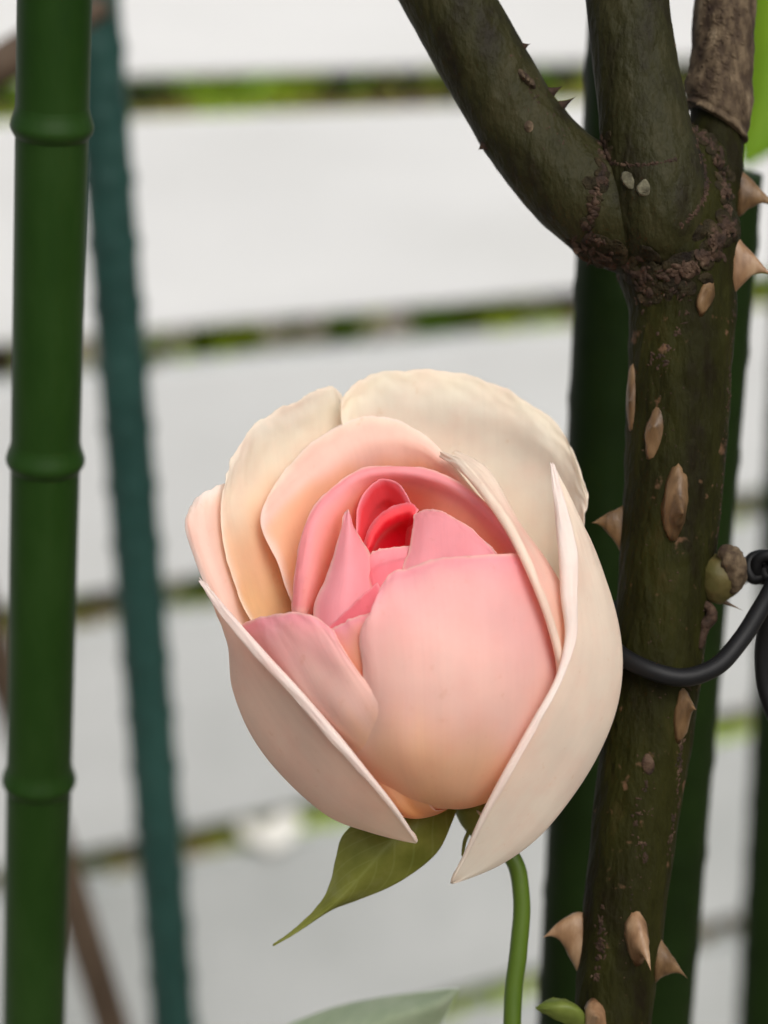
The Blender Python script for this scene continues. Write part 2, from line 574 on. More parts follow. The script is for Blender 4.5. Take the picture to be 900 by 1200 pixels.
def grid_shell(name, rows, base=True, thick=4.0, su=9, sv=9, wav=0.0, seed=0.0, pig=None, lo_amp=1.0, ripple=1.0):
    """rows: from the outer margin to the base; each a list of (px, py, z). Returns a closed thin shell with a rounded rim.
    pig(u, v, side, edge) -> linear colour; v = 1 at the margin, 0 at the base; side +1 faces the camera."""
    rows = [[tuple(p) for p in r] for r in rows]
    nc = len(rows[0])
    if base:
        last = rows[-1]
        mx = tuple(sum(p[k] for p in last) / nc for k in range(3))
        rows.append([tuple(BASE[k] + 0.14 * (p[k] - mx[k]) for k in range(3)) for p in last])
    nr = len(rows)
    NU, NV = (nc - 1) * su, (nr - 1) * sv
    wrows = [[tuple(P(p)) for p in r] for r in rows]
    colsamp = [[sample(r, i / NU) for i in range(NU + 1)] for r in wrows]
    G = [[None] * (NU + 1) for _ in range(NV + 1)]
    for i in range(NU + 1):
        line = [colsamp[j][i] for j in range(nr)]
        for j in range(NV + 1):
            G[j][i] = Vector(sample(line, j / NV))
    nrm = [[None] * (NU + 1) for _ in range(NV + 1)]
    for j in range(NV + 1):
        for i in range(NU + 1):
            du = G[j][min(i + 1, NU)] - G[j][max(i - 1, 0)]
            dv = G[min(j + 1, NV)][i] - G[max(j - 1, 0)][i]
            n = dv.cross(du)
            if n.length < 1e-12:
                n = Vector((0, -1, 0))
            n.normalize()
            nrm[j][i] = n
    if wav:
        for j in range(NV + 1):
            v = 1 - j / NV
            for i in range(NU + 1):
                u = i / NU
                e = max(smooth(0.72, 1.0, v), 0.7 * smooth(0.25, 0.5, abs(u - 0.5)) * smooth(0.2, 0.6, v))
                a = noise.noise(Vector((u * 7 + seed, v * 3, seed * 1.7))) + 0.55 * noise.noise(Vector((u * 19 + seed, v * 14, 3.1))) + 0.3 * noise.noise(Vector((u * 45, v * 40 + seed, 7.7)))
                lo = noise.noise(Vector((u * 2.6 + seed, v * 2.2, seed + 9)))
                G[j][i] = G[j][i] + nrm[j][i] * (S * (wav * e * a + lo_amp * wav * lo * smooth(0.05, 0.3, v)))
                if j == 0:
                    inward = (G[1][i] - G[0][i]).normalized()
                    G[j][i] += inward * (S * wav * ripple * (0.8 * noise.noise(Vector((u * 11 + seed, 5, 2))) + 0.5 * noise.noise(Vector((u * 31 + seed, 8, 2)))))
    h = thick * 0.5 * S
    verts, cols, uvs = [], [], []
    ids = [[[0] * (NU + 1) for _ in range(NV + 1)] for _ in range(2)]
    for s, sg in ((0, 1), (1, -1)):
        for j in range(NV + 1):
            for i in range(NU + 1):
                u, v = i / NU, 1 - j / NV
                edge_d = min(i / su, (NU - i) / su, j / sv)
                tk = h * (0.4 + 0.6 * smooth(0.0, 0.5, edge_d))
                ids[s][j][i] = len(verts)
                verts.append(G[j][i] + nrm[j][i] * (tk * sg))
                uvs.append((u, v))
                cols.append(pig(u, v, sg, edge_d) if pig else (1, 1, 1))
    faces = []
    for j in range(NV):
        for i in range(NU):
            a, b, c, d = ids[0][j][i], ids[0][j][i + 1], ids[0][j + 1][i + 1], ids[0][j + 1][i]
            faces.append((a, d, c, b))
            a, b, c, d = ids[1][j][i], ids[1][j][i + 1], ids[1][j + 1][i + 1], ids[1][j + 1][i]
            faces.append((a, b, c, d))
    # rounded rim
    ring = [(0, i) for i in range(NU)] + [(j, NU) for j in range(NV)] + [(NV, i) for i in range(NU, 0, -1)] + [(j, 0) for j in range(NV, 0, -1)]
    rim = []
    for (j, i) in ring:
        jj = 1 if j == 0 else (NV - 1 if j == NV else j)
        ii = 1 if i == 0 else (NU - 1 if i == NU else i)
        d = G[j][i] - G[jj][ii]
        d = d.normalized() if d.length > 1e-12 else Vector((0, 0, 0))
        rim.append(len(verts))
        verts.append(G[j][i] + d * h * 0.6)
        uvs.append((i / NU, 1 - j / NV))
        cols.append(pig(i / NU, 1 - j / NV, 1, 0.0) if pig else (1, 1, 1))
    n = len(ring)
    for k in range(n):
        (j, i), (j2, i2) = ring[k], ring[(k + 1) % n]
        r1, r2 = rim[k], rim[(k + 1) % n]
        faces.append((ids[0][j][i], ids[0][j2][i2], r2, r1))
        faces.append((r1, r2, ids[1][j2][i2], ids[1][j][i]))
    me = mesh(name, verts, faces)
    if pig:
        ca = me.color_attributes.new('pigment', 'FLOAT_COLOR', 'POINT')
        flat = []
        for c in cols:
            flat += [c[0], c[1], c[2], 1.0]
        ca.data.foreach_set('color', flat)
    ul = me.uv_layers.new(name='UVMap')
    lu = []
    for l in me.loops:
        lu += uvs[l.vertex_index]
    ul.data.foreach_set('uv', lu)
    return me


bloom = empty('rose_bloom', P((575, 960, -60)), 'half open rose bloom, blush pink heart with cream outer petals, on green stem', 'rose')


def add_part(name, me, mat, parent, label=None):
    me.transform(Matrix.Translation(-parent.location))
    o = bpy.data.objects.new(name, me)
    col.objects.link(o)
    if not me.materials:
        me.materials.append(mat)
    o.parent = parent
    if label:
        o['label'] = label
    return o


petals = []
# petal pigments (linear reflectance)
CREAM = lin((247, 241, 228)); IVORY = lin((247, 236, 220)); BLUSH = lin((247, 218, 204)); PEACH = lin((240, 180, 144))
APRI = lin((245, 209, 160)); PINK = lin((248, 180, 188)); ROSE = lin((246, 142, 154)); CORAL = lin((246, 142, 128))
SALMON = lin((245, 182, 162)); MELON = lin((248, 180, 150)); PINK2 = lin((250, 178, 182)); SALMON2 = lin((250, 180, 174)); WARM = lin((246, 223, 205)); DUSTY = lin((245, 202, 197)); NEARPINK = lin((246, 214, 201)); LOWPEACH = lin((248, 211, 174)); AMBER = lin((240, 180, 116)); RED = lin((244, 88, 96)); DEEP = lin((236, 30, 52)); WHITE = lin((250, 240, 234)); GREENISH = lin((222, 214, 168)); SAND = lin((247, 237, 217))


def pigment(outer, inner, rim=IVORY, rimw=0.5, front='outer', red=None):
    """outer / inner: lists of (v, colour) from base 0 to margin 1; front says which face looks at the camera."""
    def ev(stops, v):
        if v <= stops[0][0]:
            return stops[0][1]
        for (a, ca), (b, cb) in zip(stops, stops[1:]):
            if v <= b:
                return mixc(ca, cb, smooth(a, b, v))
        return stops[-1][1]

    def f(u, v, side, edge):
        st = outer if (side > 0) == (front == 'outer') else inner
        q = Vector((u * 3.1 + len(petals) * 5.3, v * 1.6, len(petals) * 2.9))
        c = ev(st, v + (0.07 * noise.noise(q) + 0.035 * noise.noise(q * 3.3)) * smooth(0.0, 0.3, v))
        return mixc(rim, c, 0.25 + 0.75 * smooth(0.0, rimw * (0.8 + 0.5 * noise.noise(Vector((u * 11, v * 7, len(petals) * 1.7)))), edge))
    return f


def crescent(crest, sil, wid, zlip, body, back, ksc, tail, cx=490, cy=745, vdep=0.55, b86=0.28):
    """An outer petal seen from its outside: lip column, crest, body to the silhouette, then round behind."""
    rows = []
    n = len(crest)
    for k in range(n):
        c, s = crest[k], sil[k]
        a, b = crest[max(k - 1, 0)], crest[min(k + 1, n - 1)]
        tx, ty = b[0] - a[0], b[1] - a[1]
        L = math.hypot(tx, ty)
        nx, ny = -ty / L, tx / L
        if nx * (s[0] - c[0]) + ny * (s[1] - c[1]) < 0:
            nx, ny = -nx, -ny
        wd = wid[k] * (1 + 0.12 * math.sin(k * 2.3 + crest[0][0]))
        bx, by = s[0] - c[0], s[1] - c[1]
        ks = ksc[k]
        row = [(c[0] + nx * wd, c[1] + ny * wd, c[2] + zlip * wd / 10),
               (c[0] + nx * wd * 0.25, c[1] + ny * wd * 0.25, c[2] + (zlip + 3) * wd / 10),
               (c[0], c[1], c[2] - 1),
               (c[0] + nx * wd * 0.5, c[1] + ny * wd * 0.5, c[2] - wd * vdep),
               (c[0] + bx * 0.5, c[1] + by * 0.5, c[2] * body + s[2] * (1 - body) - 2),
               (c[0] + bx * 0.86, c[1] + by * 0.86, c[2] * b86 + s[2] * (1 - b86)),
               s,
               (s[0] + ks * back * (cx - s[0]), s[1] + ks * back * (cy - s[1]), s[2] - ks * 55),
               (s[0] + ks * back * 2.6 * (cx - s[0]), s[1] + ks * back * 2.6 * (cy - s[1]), s[2] - ks * 100)]
        rows.append(row)
    for t in tail:
        (x, y, z), r = t
        rows.append([(x + r * q * 0.7, y + r * (0.3 - abs(q)) * 0.3, z - 12 * abs(q + 1)) for q in (-1, -0.85, -0.7, -0.5, -0.2, 0.1, 0.4, 0.7, 1)])
    return rows


def petal(rows, pig, label, thick=2.8, wav=2.5, seed=0.0, **kw):
    me = grid_shell('petal', rows, thick=thick, wav=wav, seed=seed, pig=pig, **kw)
    o = add_part('petal', me, M_PETAL, bloom, label)
    petals.append(o)
    return o


# --- outer back right (cream, inside face seen)
petal([
    [(400, 466, -60), (428, 443, -78), (470, 434, -90), (530, 437, -98), (590, 455, -98), (640, 487, -88), (672, 528, -72), (687, 575, -50)],
    [(401, 490, -62), (430, 478, -80), (470, 472, -92), (530, 476, -100), (590, 490, -100), (638, 518, -90), (668, 553, -74), (688, 592, -48)],
    [(405, 530, -72), (435, 530, -95), (475, 528, -110), (530, 532, -120), (590, 543, -118), (637, 565, -104), (666, 588, -80), (684, 612, -48)],
    [(420, 620, -85), (450, 620, -108), (490, 625, -122), (540, 630, -130), (590, 640, -126), (635, 655, -108), (665, 670, -78), (692, 682, -42)],
    [(450, 720, -88), (480, 725, -108), (510, 730, -120), (550, 735, -126), (595, 740, -122), (635, 750, -102), (670, 760, -72), (700, 770, -36)],
    [(500, 850, -88), (520, 852, -100), (540, 855, -106), (560, 858, -106), (585, 860, -100), (610, 862, -85), (640, 865, -62), (670, 870, -32)],
], pigment([(0, GREENISH), (1, CREAM)], [(0, APRI), (0.45, SAND), (0.75, CREAM), (1, SAND)], IVORY, 0.25, front='inner'),
    'broad cream outer petal standing at the back right', wav=4.2, seed=1.3, su=12)

# --- outer back left (cream to apricot, inside face seen)
petal([
    [(266, 556, 0), (284, 515, -25), (312, 488, -45), (350, 469, -62), (386, 453, -78), (404, 468, -88)],
    [(258, 600, 15), (283, 565, -25), (318, 535, -55), (355, 515, -78), (390, 502, -92), (412, 502, -100)],
    [(262, 640, 25), (292, 622, -15), (325, 602, -44), (360, 588, -68), (395, 575, -92), (420, 570, -112)],
    [(276, 684, 35), (305, 678, -6), (335, 668, -38), (370, 658, -68), (400, 648, -94), (430, 640, -118)],
    [(295, 728, 40), (325, 735, 2), (355, 735, -28), (385, 730, -58), (415, 720, -84), (440, 710, -112)],
    [(375, 850, 20), (398, 850, -20), (418, 850, -50), (438, 845, -75), (456, 840, -86), (475, 830, -92)],
], pigment([(0, GREENISH), (1, CREAM)], [(0, APRI), (0.4, APRI), (0.6, LOWPEACH), (0.82, SAND), (1, CREAM)], IVORY, 0.3, front='inner'),
    'cream and apricot outer petal standing at the back left', wav=4.0, seed=4.1, su=12)

# --- far left petal tip behind it
petal([
    [(223, 598, 8), (232, 584, 4), (246, 574, -2), (262, 568, -16), (285, 575, -60), (310, 590, -110)],
    [(217, 615, 24), (229, 611, 26), (243, 608, 20), (262, 604, -4), (285, 605, -60), (320, 610, -118)],
    [(227, 652, 34), (240, 650, 36), (253, 650, 28), (270, 650, 0), (295, 650, -60), (330, 650, -122)],
    [(243, 690, 40), (256, 692, 40), (270, 694, 30), (287, 695, 0), (310, 700, -60), (345, 700, -122)],
    [(268, 736, 40), (280, 742, 38), (293, 747, 24), (312, 750, -5), (338, 760, -60), (373, 770, -120)],
    [(350, 850, 20), (362, 853, 14), (375, 856, 0), (390, 860, -30), (412, 865, -60), (432, 870, -90)],
], pigment([(0, SAND), (0.4, BLUSH), (0.8, BLUSH), (1, IVORY)], [(0, SAND), (1, BLUSH)], WHITE, 0.8),
    'narrow blush petal at the left with a curled pale edge', wav=2.5, seed=7.7)

# --- wide arched petal behind the heart (inside seen, turned-out pale lip)
petal([
    [(318, 574, -22), (337, 548, -38), (365, 520, -54), (402, 498, -66), (440, 488, -70), (475, 497, -66), (513, 524, -46), (566, 588, 2)],
    [(307, 598, -8), (340, 563, -26), (374, 535, -40), (408, 515, -51), (442, 507, -55), (476, 514, -54), (516, 539, -36), (570, 600, 6)],
    [(308, 622, 0), (350, 577, -20), (385, 555, -38), (416, 538, -50), (446, 530, -55), (478, 535, -58), (520, 556, -40), (575, 612, 4)],
    [(326, 660, 12), (360, 628, -28), (395, 605, -60), (425, 590, -80), (455, 585, -88), (490, 590, -82), (534, 608, -56), (588, 645, 0)],
    [(345, 712, 26), (375, 692, -22), (405, 672, -60), (435, 657, -84), (465, 652, -92), (500, 657, -86), (545, 670, -50), (600, 695, 0)],
    [(410, 830, 40), (425, 820, -10), (442, 815, -38), (462, 810, -54), (486, 808, -60), (512, 810, -54), (542, 815, -28), (575, 825, 8)],
], pigment([(0, SAND), (0.6, PEACH), (1, BLUSH)], [(0, APRI), (0.42, APRI), (0.58, LOWPEACH), (0.7, BLUSH), (0.86, BLUSH), (1, IVORY)], WHITE, 0.25, front='inner'),
    'wide arched blush petal behind the heart, its lip turned out', wav=2.0, seed=2.2)

# --- pink arch round the heart (inside seen)
petal([
    [(343, 720, 58), (346, 665, 58), (360, 608, 46), (384, 576, 26), (424, 550, 0), (480, 547, -8), (528, 560, 8), (570, 590, 34), (616, 644, 60)],
    [(351, 720, 68), (356, 668, 68), (369, 614, 54), (392, 583, 32), (428, 558, 4), (479, 556, -4), (525, 569, 10), (565, 598, 34), (610, 650, 60)],
    [(361, 720, 66), (369, 674, 64), (382, 625, 47), (403, 595, 22), (433, 572, -14), (478, 570, -24), (520, 583, -6), (558, 610, 22), (602, 660, 54)],
    [(372, 722, 40), (386, 682, 30), (399, 642, 14), (414, 615, -16), (440, 597, -48), (475, 595, -54), (510, 605, -22), (545, 630, 18), (590, 675, 50)],
    [(388, 740, 40), (402, 702, 26), (416, 672, 8), (428, 647, -22), (450, 632, -56), (478, 630, -62), (505, 637, -30), (535, 660, 18), (580, 700, 50)],
    [(440, 850, 60), (450, 840, 20), (458, 830, 0), (467, 825, -15), (481, 822, -25), (500, 822, -25), (515, 828, -10), (540, 840, 20), (560, 850, 60)],
], pigment([(0, APRI), (0.5, PINK), (1, PINK)], [(0, APRI), (0.4, MELON), (0.6, MELON), (0.76, SALMON2), (0.86, PINK2), (1, PINK2)], BLUSH, 0.3, front='inner'),
    'pink arched petal curling round the heart', wav=2.2, seed=5.9)

# --- red heart, back
petal([
    [(417, 628, 18), (420, 592, 10), (434, 569, 0), (452, 562, -5), (470, 570, 0), (482, 592, 10), (489, 612, 22)],
    [(424, 642, 10), (428, 610, -4), (440, 588, -16), (455, 582, -21), (470, 590, -14), (480, 608, 0), (486, 626, 14)],
    [(435, 662, -4), (440, 642, -24), (448, 625, -40), (458, 620, -44), (468, 626, -35), (476, 638, -18), (482, 652, 4)],
    [(470, 800, 0), (474, 795, -10), (478, 790, -16), (482, 790, -18), (486, 790, -16), (490, 795, -10), (494, 800, 0)],
], pigment([(0, RED), (1, PINK)], [(0, RED), (0.55, RED), (0.85, RED), (1, ROSE)], PINK, 0.2, front='inner'),
    'small coral red petal in the heart', thick=3.0, wav=1.2, seed=8.3)

# --- red heart, folded cup
petal([
    [(426, 640, 30), (432, 619, 20), (446, 602, 10), (464, 593, 4), (481, 590, 5), (490, 598, 14)],
    [(429, 644, 42), (436, 624, 33), (449, 608, 22), (465, 600, 15), (480, 597, 15), (487, 603, 20)],
    [(433, 648, 40), (440, 631, 30), (452, 617, 18), (466, 609, 11), (479, 606, 11), (486, 611, 17)],
    [(440, 668, 12), (446, 655, -4), (456, 645, -18), (467, 640, -24), (477, 640, -18), (484, 645, -4)],
    [(466, 800, 0), (470, 795, -8), (475, 790, -14), (480, 790, -16), (485, 790, -14), (490, 795, -8)],
], pigment([(0, RED), (1, ROSE)], [(0, DEEP), (0.62, DEEP), (0.78, RED), (1, ROSE)], PINK, 0.2, front='inner'),
    'deep crimson innermost petal cupped with a pale rim', thick=3.0, wav=1.0, seed=3.3)

# --- right inner shoulder
petal([
    [(485, 603, 28), (497, 597, 34), (512, 598, 44), (532, 607, 58), (556, 623, 78), (582, 648, 104)],
    [(484, 618, 44), (497, 612, 50), (513, 613, 58), (533, 621, 70), (557, 635, 88), (585, 660, 108)],
    [(480, 645, 66), (496, 641, 73), (514, 642, 80), (535, 646, 90), (560, 656, 103), (592, 678, 108)],
    [(472, 680, 88), (494, 680, 98), (516, 682, 104), (540, 684, 110), (566, 690, 112), (598, 704, 104)],
    [(490, 790, 118), (505, 792, 122), (520, 794, 124), (540, 796, 122), (560, 798, 114), (585, 800, 98)],
], pigment([(0, APRI), (0.4, PINK), (0.75, PINK), (1, PINK)], [(0, APRI), (1, CORAL)], BLUSH, 0.25),
    'pink petal forming the right shoulder of the heart', wav=2.2, seed=9.1)

# --- little petal in front of the crimson cup
petal([
    [(428, 660, 62), (437, 648, 60), (450, 643, 58), (466, 641, 56), (484, 640, 52)],
    [(431, 672, 74), (441, 661, 72), (453, 656, 70), (467, 654, 68), (482, 652, 64)],
    [(436, 692, 88), (446, 684, 88), (457, 680, 87), (468, 677, 85), (480, 672, 80)],
    [(470, 790, 108), (478, 788, 110), (486, 787, 110), (494, 786, 108), (502, 785, 104)],
], pigment([(0, APRI), (0.5, ROSE), (1, PINK)], [(0, CORAL), (1, CORAL)], BLUSH, 0.25),
    'small pink petal in front of the crimson cup', thick=3.0, wav=1.6, seed=6.6)

# --- pointed pink petal left of the heart
petal([
    [(405, 601, 50), (407, 598, 51), (409, 601, 50)],
    [(399, 622, 60), (408, 619, 65), (416, 619, 54)],
    [(390, 652, 74), (409, 648, 84), (430, 641, 58)],
    [(380, 682, 86), (409, 680, 102), (438, 662, 66)],
    [(368, 716, 94), (406, 716, 116), (444, 702, 84)],
    [(378, 775, 110), (412, 775, 130), (448, 768, 100)],
    [(435, 870, 90), (455, 870, 104), (475, 868, 96)],
], pigment([(0, APRI), (0.35, PINK), (1, PINK)], [(0, CORAL), (1, CORAL)], BLUSH, 0.3),
    'pointed pink petal standing left of the heart', wav=2.4, seed=1.9)

# --- low folds between the two front petals
petal([
    [(376, 742, 120), (398, 724, 124), (420, 703, 126), (442, 683, 120)],
    [(385, 752, 126), (405, 736, 131), (425, 718, 133), (448, 700, 127)],
    [(405, 780, 138), (420, 772, 144), (435, 765, 146), (455, 755, 140)],
    [(450, 870, 130), (460, 870, 138), (470, 868, 140), (482, 864, 136)],
], pigment([(0, APRI), (0.5, ROSE), (1, ROSE)], [(0, CORAL), (1, CORAL)], PINK, 0.2),
    'rosy petal edge tucked between the front petals', wav=1.5, seed=2.8)
petal([
    [(380, 743, 146), (398, 733, 153), (418, 723, 160), (442, 716, 158)],
    [(388, 756, 154), (404, 748, 162), (421, 741, 168), (444, 735, 166)],
    [(408, 790, 164), (418, 786, 169), (430, 783, 173), (450, 780, 172)],
    [(450, 870, 145), (460, 870, 153), (470, 868, 156), (482, 864, 154)],
], pigment([(0, APRI), (0.5, PEACH), (1, PINK)], [(0, CORAL), (1, PINK)], BLUSH, 0.25),
    'pale pink petal pleat between the front petals', wav=1.5, seed=3.8)

# --- front left
petal([
    [(268, 742, 30), (300, 725, 84), (322, 721, 108), (347, 718, 128), (371, 724, 146), (391, 739, 158)],
    [(274, 762, 38), (308, 747, 98), (331, 743, 122), (356, 741, 141), (381, 746, 158), (401, 759, 170)],
    [(290, 800, 45), (328, 787, 114), (353, 783, 138), (378, 781, 155), (402, 783, 174), (424, 793, 180)],
    [(322, 852, 50), (362, 847, 122), (385, 844, 148), (408, 841, 172), (434, 838, 182), (462, 838, 188)],
    [(366, 908, 34), (402, 904, 98), (422, 903, 119), (442, 901, 136), (465, 899, 148), (492, 897, 158)],
    [(432, 946, 30), (452, 949, 78), (463, 950, 92), (474, 950, 104), (488, 948, 96), (506, 946, 96)],
    [(490, 954, 5), (497, 955, 25), (503, 955, 34), (509, 954, 38), (516, 950, 34), (528, 946, 20)],
], pigment([(0, AMBER), (0.24, AMBER), (0.42, LOWPEACH), (0.62, NEARPINK), (0.8, DUSTY), (0.98, PINK)], [(0, APRI), (1, PINK)], BLUSH, 0.2),
    'front left petal, pink above and apricot below', wav=2.6, seed=5.1, lo_amp=1.3, ripple=0.7)

# --- front centre
petal([
    [(436, 720, 186), (442, 697, 176), (459, 671, 163), (480, 665, 158), (520, 655, 150), (570, 650, 135), (622, 655, 98), (668, 690, 50)],
    [(428, 728, 184), (440, 716, 184), (460, 694, 178), (486, 688, 175), (522, 680, 168), (572, 676, 150), (624, 684, 108), (670, 712, 55)],
    [(421, 750, 180), (438, 745, 188), (462, 735, 192), (490, 730, 193), (526, 724, 187), (577, 724, 167), (630, 735, 122), (675, 758, 60)],
    [(424, 808, 176), (445, 812, 191), (470, 810, 200), (495, 807, 204), (530, 804, 203), (582, 804, 178), (635, 810, 124), (680, 820, 60)],
    [(395, 885, 116), (432, 882, 156), (470, 882, 180), (498, 884, 184), (530, 884, 180), (578, 880, 154), (625, 880, 105), (662, 880, 50)],
    [(440, 938, 80), (464, 937, 106), (490, 936, 121), (508, 936, 125), (528, 936, 122), (554, 933, 108), (582, 928, 74), (602, 920, 30)],
    [(490, 952, 32), (503, 950, 42), (516, 948, 47), (525, 947, 48), (536, 947, 44), (549, 945, 34), (563, 941, 15), (576, 936, -8)],
], pigment([(0, AMBER), (0.2, APRI), (0.36, LOWPEACH), (0.55, NEARPINK), (0.8, DUSTY), (1.03, PINK)], [(0, APRI), (1, PINK)], BLUSH, 0.2),
    'large peach petal at the front centre', wav=2.8, seed=8.8, lo_amp=1.5, ripple=0.7)

# --- right wrap with a rolled lip
rows = crescent(
    [(516, 534, -14), (541, 549, 25), (573, 587, 76), (600, 628, 114), (625, 680, 137), (645, 735, 134), (655, 787, 118), (648, 840, 74), (612, 900, 30)],
    [(536, 530, -22), (573, 553, 14), (606, 612, 58), (642, 662, 78), (664, 702, 74), (676, 745, 56), (682, 795, 34), (676, 850, 8), (650, 905, -10)],
    [4, 7, 8, 7, 6, 6, 6, 6, 6], 2, 0.7, 0.10, [0, 0.1, 0.3, 0.6, 0.8, 1, 1, 1, 1], [], vdep=0.25, b86=0.4)
petal(rows, pigment([(0, APRI), (0.3, LOWPEACH), (0.6, NEARPINK), (0.74, BLUSH), (0.86, IVORY)], [(0, PEACH), (0.4, BLUSH), (0.7, IVORY), (1, WHITE)], IVORY, 5.0),
      'peach petal wrapping the right side, its pale lip rolled back', wav=3.4, seed=4.6, sv=12)

# --- left outer crescent
rows = crescent(
    [(237, 679, 62), (268, 716, 92), (308, 762, 120), (350, 808, 140), (392, 857, 155), (430, 905, 162), (462, 946, 142), (487, 985, 100)],
    [(246, 694, 48), (268, 752, 26), (274, 805, 16), (296, 860, 12), (332, 908, 22), (384, 954, 42), (434, 974, 66), (486, 986, 98)],
    [5, 9, 11, 12, 10, 7, 4, 0.6], 2, 0.62, 0.10, [0, 0.3, 0.8, 1, 1, 1, 0.7, 0.3], [((476, 976, 78), 3), ((466, 956, 20), 10)], 390, 790)
petal(rows, pigment([(0, SAND), (0.25, SAND), (0.5, WARM), (1, WARM)], [(0, IVORY), (0.4, WHITE), (1, WHITE)], WHITE, 0.5, front='inner'),
      'blush cream outer petal cupping the lower left', wav=2.8, seed=6.1, sv=12)

# --- right outer crescent
rows = crescent(
    [(645, 544, 62), (651, 595, 95), (656, 650, 112), (659, 700, 120), (664, 745, 126), (653, 795, 142), (623, 850, 152), (592, 905, 143), (566, 955, 121), (546, 1000, 94), (530, 1033, 74)],
    [(650, 550, 56), (684, 616, 42), (708, 672, 26), (725, 730, 10), (730, 783, 5), (722, 835, 0), (700, 888, 4), (668, 938, 10), (630, 982, 22), (584, 1014, 40), (531, 1034, 72)],
    [5, 12, 18, 18, 9, 5, 6, 6, 5, 3, 0.6], 2, 0.62, 0.10, [0, 0.1, 0.3, 0.7, 1, 1, 1, 1, 0.9, 0.6, 0.3], [((546, 1022, 55), 3), ((588, 988, 5), 12)], 610, 800)
petal(rows, pigment([(0, GREENISH), (0.3, CREAM), (0.7, IVORY), (1, IVORY)], [(0, SAND), (0.5, WHITE), (1, WHITE)], WHITE, 0.4),
      'large ivory outer petal cupping the right side', wav=3.4, seed=7.2, sv=12)

# --- receptacle, sepals, stem
rec = tube_mesh('receptacle', [P((552, 935, -50)), P((562, 952, -58)), P((574, 975, -64)), P((588, 1000, -66))],
                [24 * S, 27 * S, 21 * S, 12 * S], 18, 6)
add_part('receptacle', rec, M_SEPAL, bloom)
stem_pts = [(584, 988, -66), (602, 1008, -66), (611, 1050, -66), (608, 1110, -66), (602, 1160, -66), (600, 1215, -64), (606, 1330, -60), (632, 1480, -55), (680, 1640, -45)]
stem = tube_mesh('stem', [P(p) for p in stem_pts], [10.5 * S] * 3 + [11 * S] * 3 + [12 * S] * 3, 16, 8,
                 bump=lambda p, t, a: 1 + 0.03 * noise.noise(p * 400))
add_part('stem', stem, M_STEM, bloom)
sepal_rows = [
    [(320, 1107, -30), (321, 1107, -29), (322, 1107, -30)],
    [(348, 1087, -36), (352, 1089, -32), (356, 1087, -36)],
    [(372, 1064, -34), (378, 1070, -26), (386, 1068, -32)],
    [(386, 1040, -28), (400, 1050, -14), (424, 1053, -26)],
    [(394, 1005, -22), (430, 1018, 2), (470, 1032, -18)],
    [(404, 976, -22), (455, 990, 6), (511, 1000, -16)],
    [(440, 950, -28), (490, 958, -4), (530, 962, -22)],
    [(500, 935, -44), (520, 938, -34), (538, 938, -40)],
]
add_part('sepal', grid_shell('sepal', sepal_rows, base=False, thick=2.5, su=12, sv=8, wav=2.0, seed=2.4), M_SEPAL, bloom)
add_part('sepal', grid_shell('sepal', [
    [(541, 1002, -40), (542, 1003, -38), (543, 1002, -40)],
    [(543, 985, -44), (545, 985, -42), (547, 985, -44)],
    [(549, 968, -46), (552, 968, -44), (555, 968, -46)],
    [(546, 950, -44), (556, 950, -36), (568, 950, -44)],
    [(546, 938, -50), (556, 936, -44), (566, 938, -50)]], base=False, thick=3, su=6, sv=6), M_SEPAL, bloom)

# ------------------------------------------------------------------ the old rose cane
def PC(px, py, dz=0.0):
    """Cane points: the cane stands 4 mm behind the bloom's middle."""
    return P((px, py, -75 + dz))


cane = empty('rose_cane', PC(560, 2600, 0), 'thick old thorny rose cane forking into three branches behind the bloom', 'rose cane')


def cane_bump(amp, sc, seed):
    def f(p, t, a):
        q = p * sc + Vector((seed, 0, 0))
        return 1 + amp * noise.noise(q) + amp * 0.5 * noise.noise(q * 2.7)
    return f


ground_z = 0.0
trunk_px = [(716, 1215, 0, 47), (722, 1150, 0, 48), (730, 1080, 0, 50), (742, 980, 0, 51), (757, 870, 0, 54), (771, 760, 0, 56), (783, 640, 0, 58), (792, 520, 0, 61),
            (797, 420, 0, 63), (799, 350, 0, 65), (790, 295, 0, 76), (782, 250, -4, 84), (790, 205, -12, 72), (812, 165, -18, 50)]
pts = [PC(x, y, z) for x, y, z, r in trunk_px]
rad = [r * S for *_, r in trunk_px]
low = [Vector((pts[0].x - 0.012, pts[0].y + 0.004, pts[0].z - 0.07)), Vector((pts[0].x - 0.03, pts[0].y + 0.01, 0.72)), Vector((pts[0].x - 0.05, pts[0].y + 0.02, 0.35)), Vector((pts[0].x - 0.055, pts[0].y + 0.02, -0.04))]
pts = low[::-1] + pts
rad = [11 * 0.001, 10 * 0.001, 8 * 0.001, 47 * S] + rad
add_part('trunk', tube_mesh('trunk', pts, rad, 40, 14, bump=lambda p, t, a: (1 + 0.035 * noise.noise(p * 130) + 0.02 * noise.noise(p * 420) +
         (0.10 * noise.noise(p * 300) if t > 0.80 else 0))), M_CANE, cane)


def branch(name, pl, mat, bump, seg=32, steps=12, label=None):
    p = [PC(x, y, z) for x, y, z, r in pl]
    r = [q[3] * S for q in pl]
    return add_part(name, tube_mesh(name, p, r, seg, steps, bump), mat, cane, label)


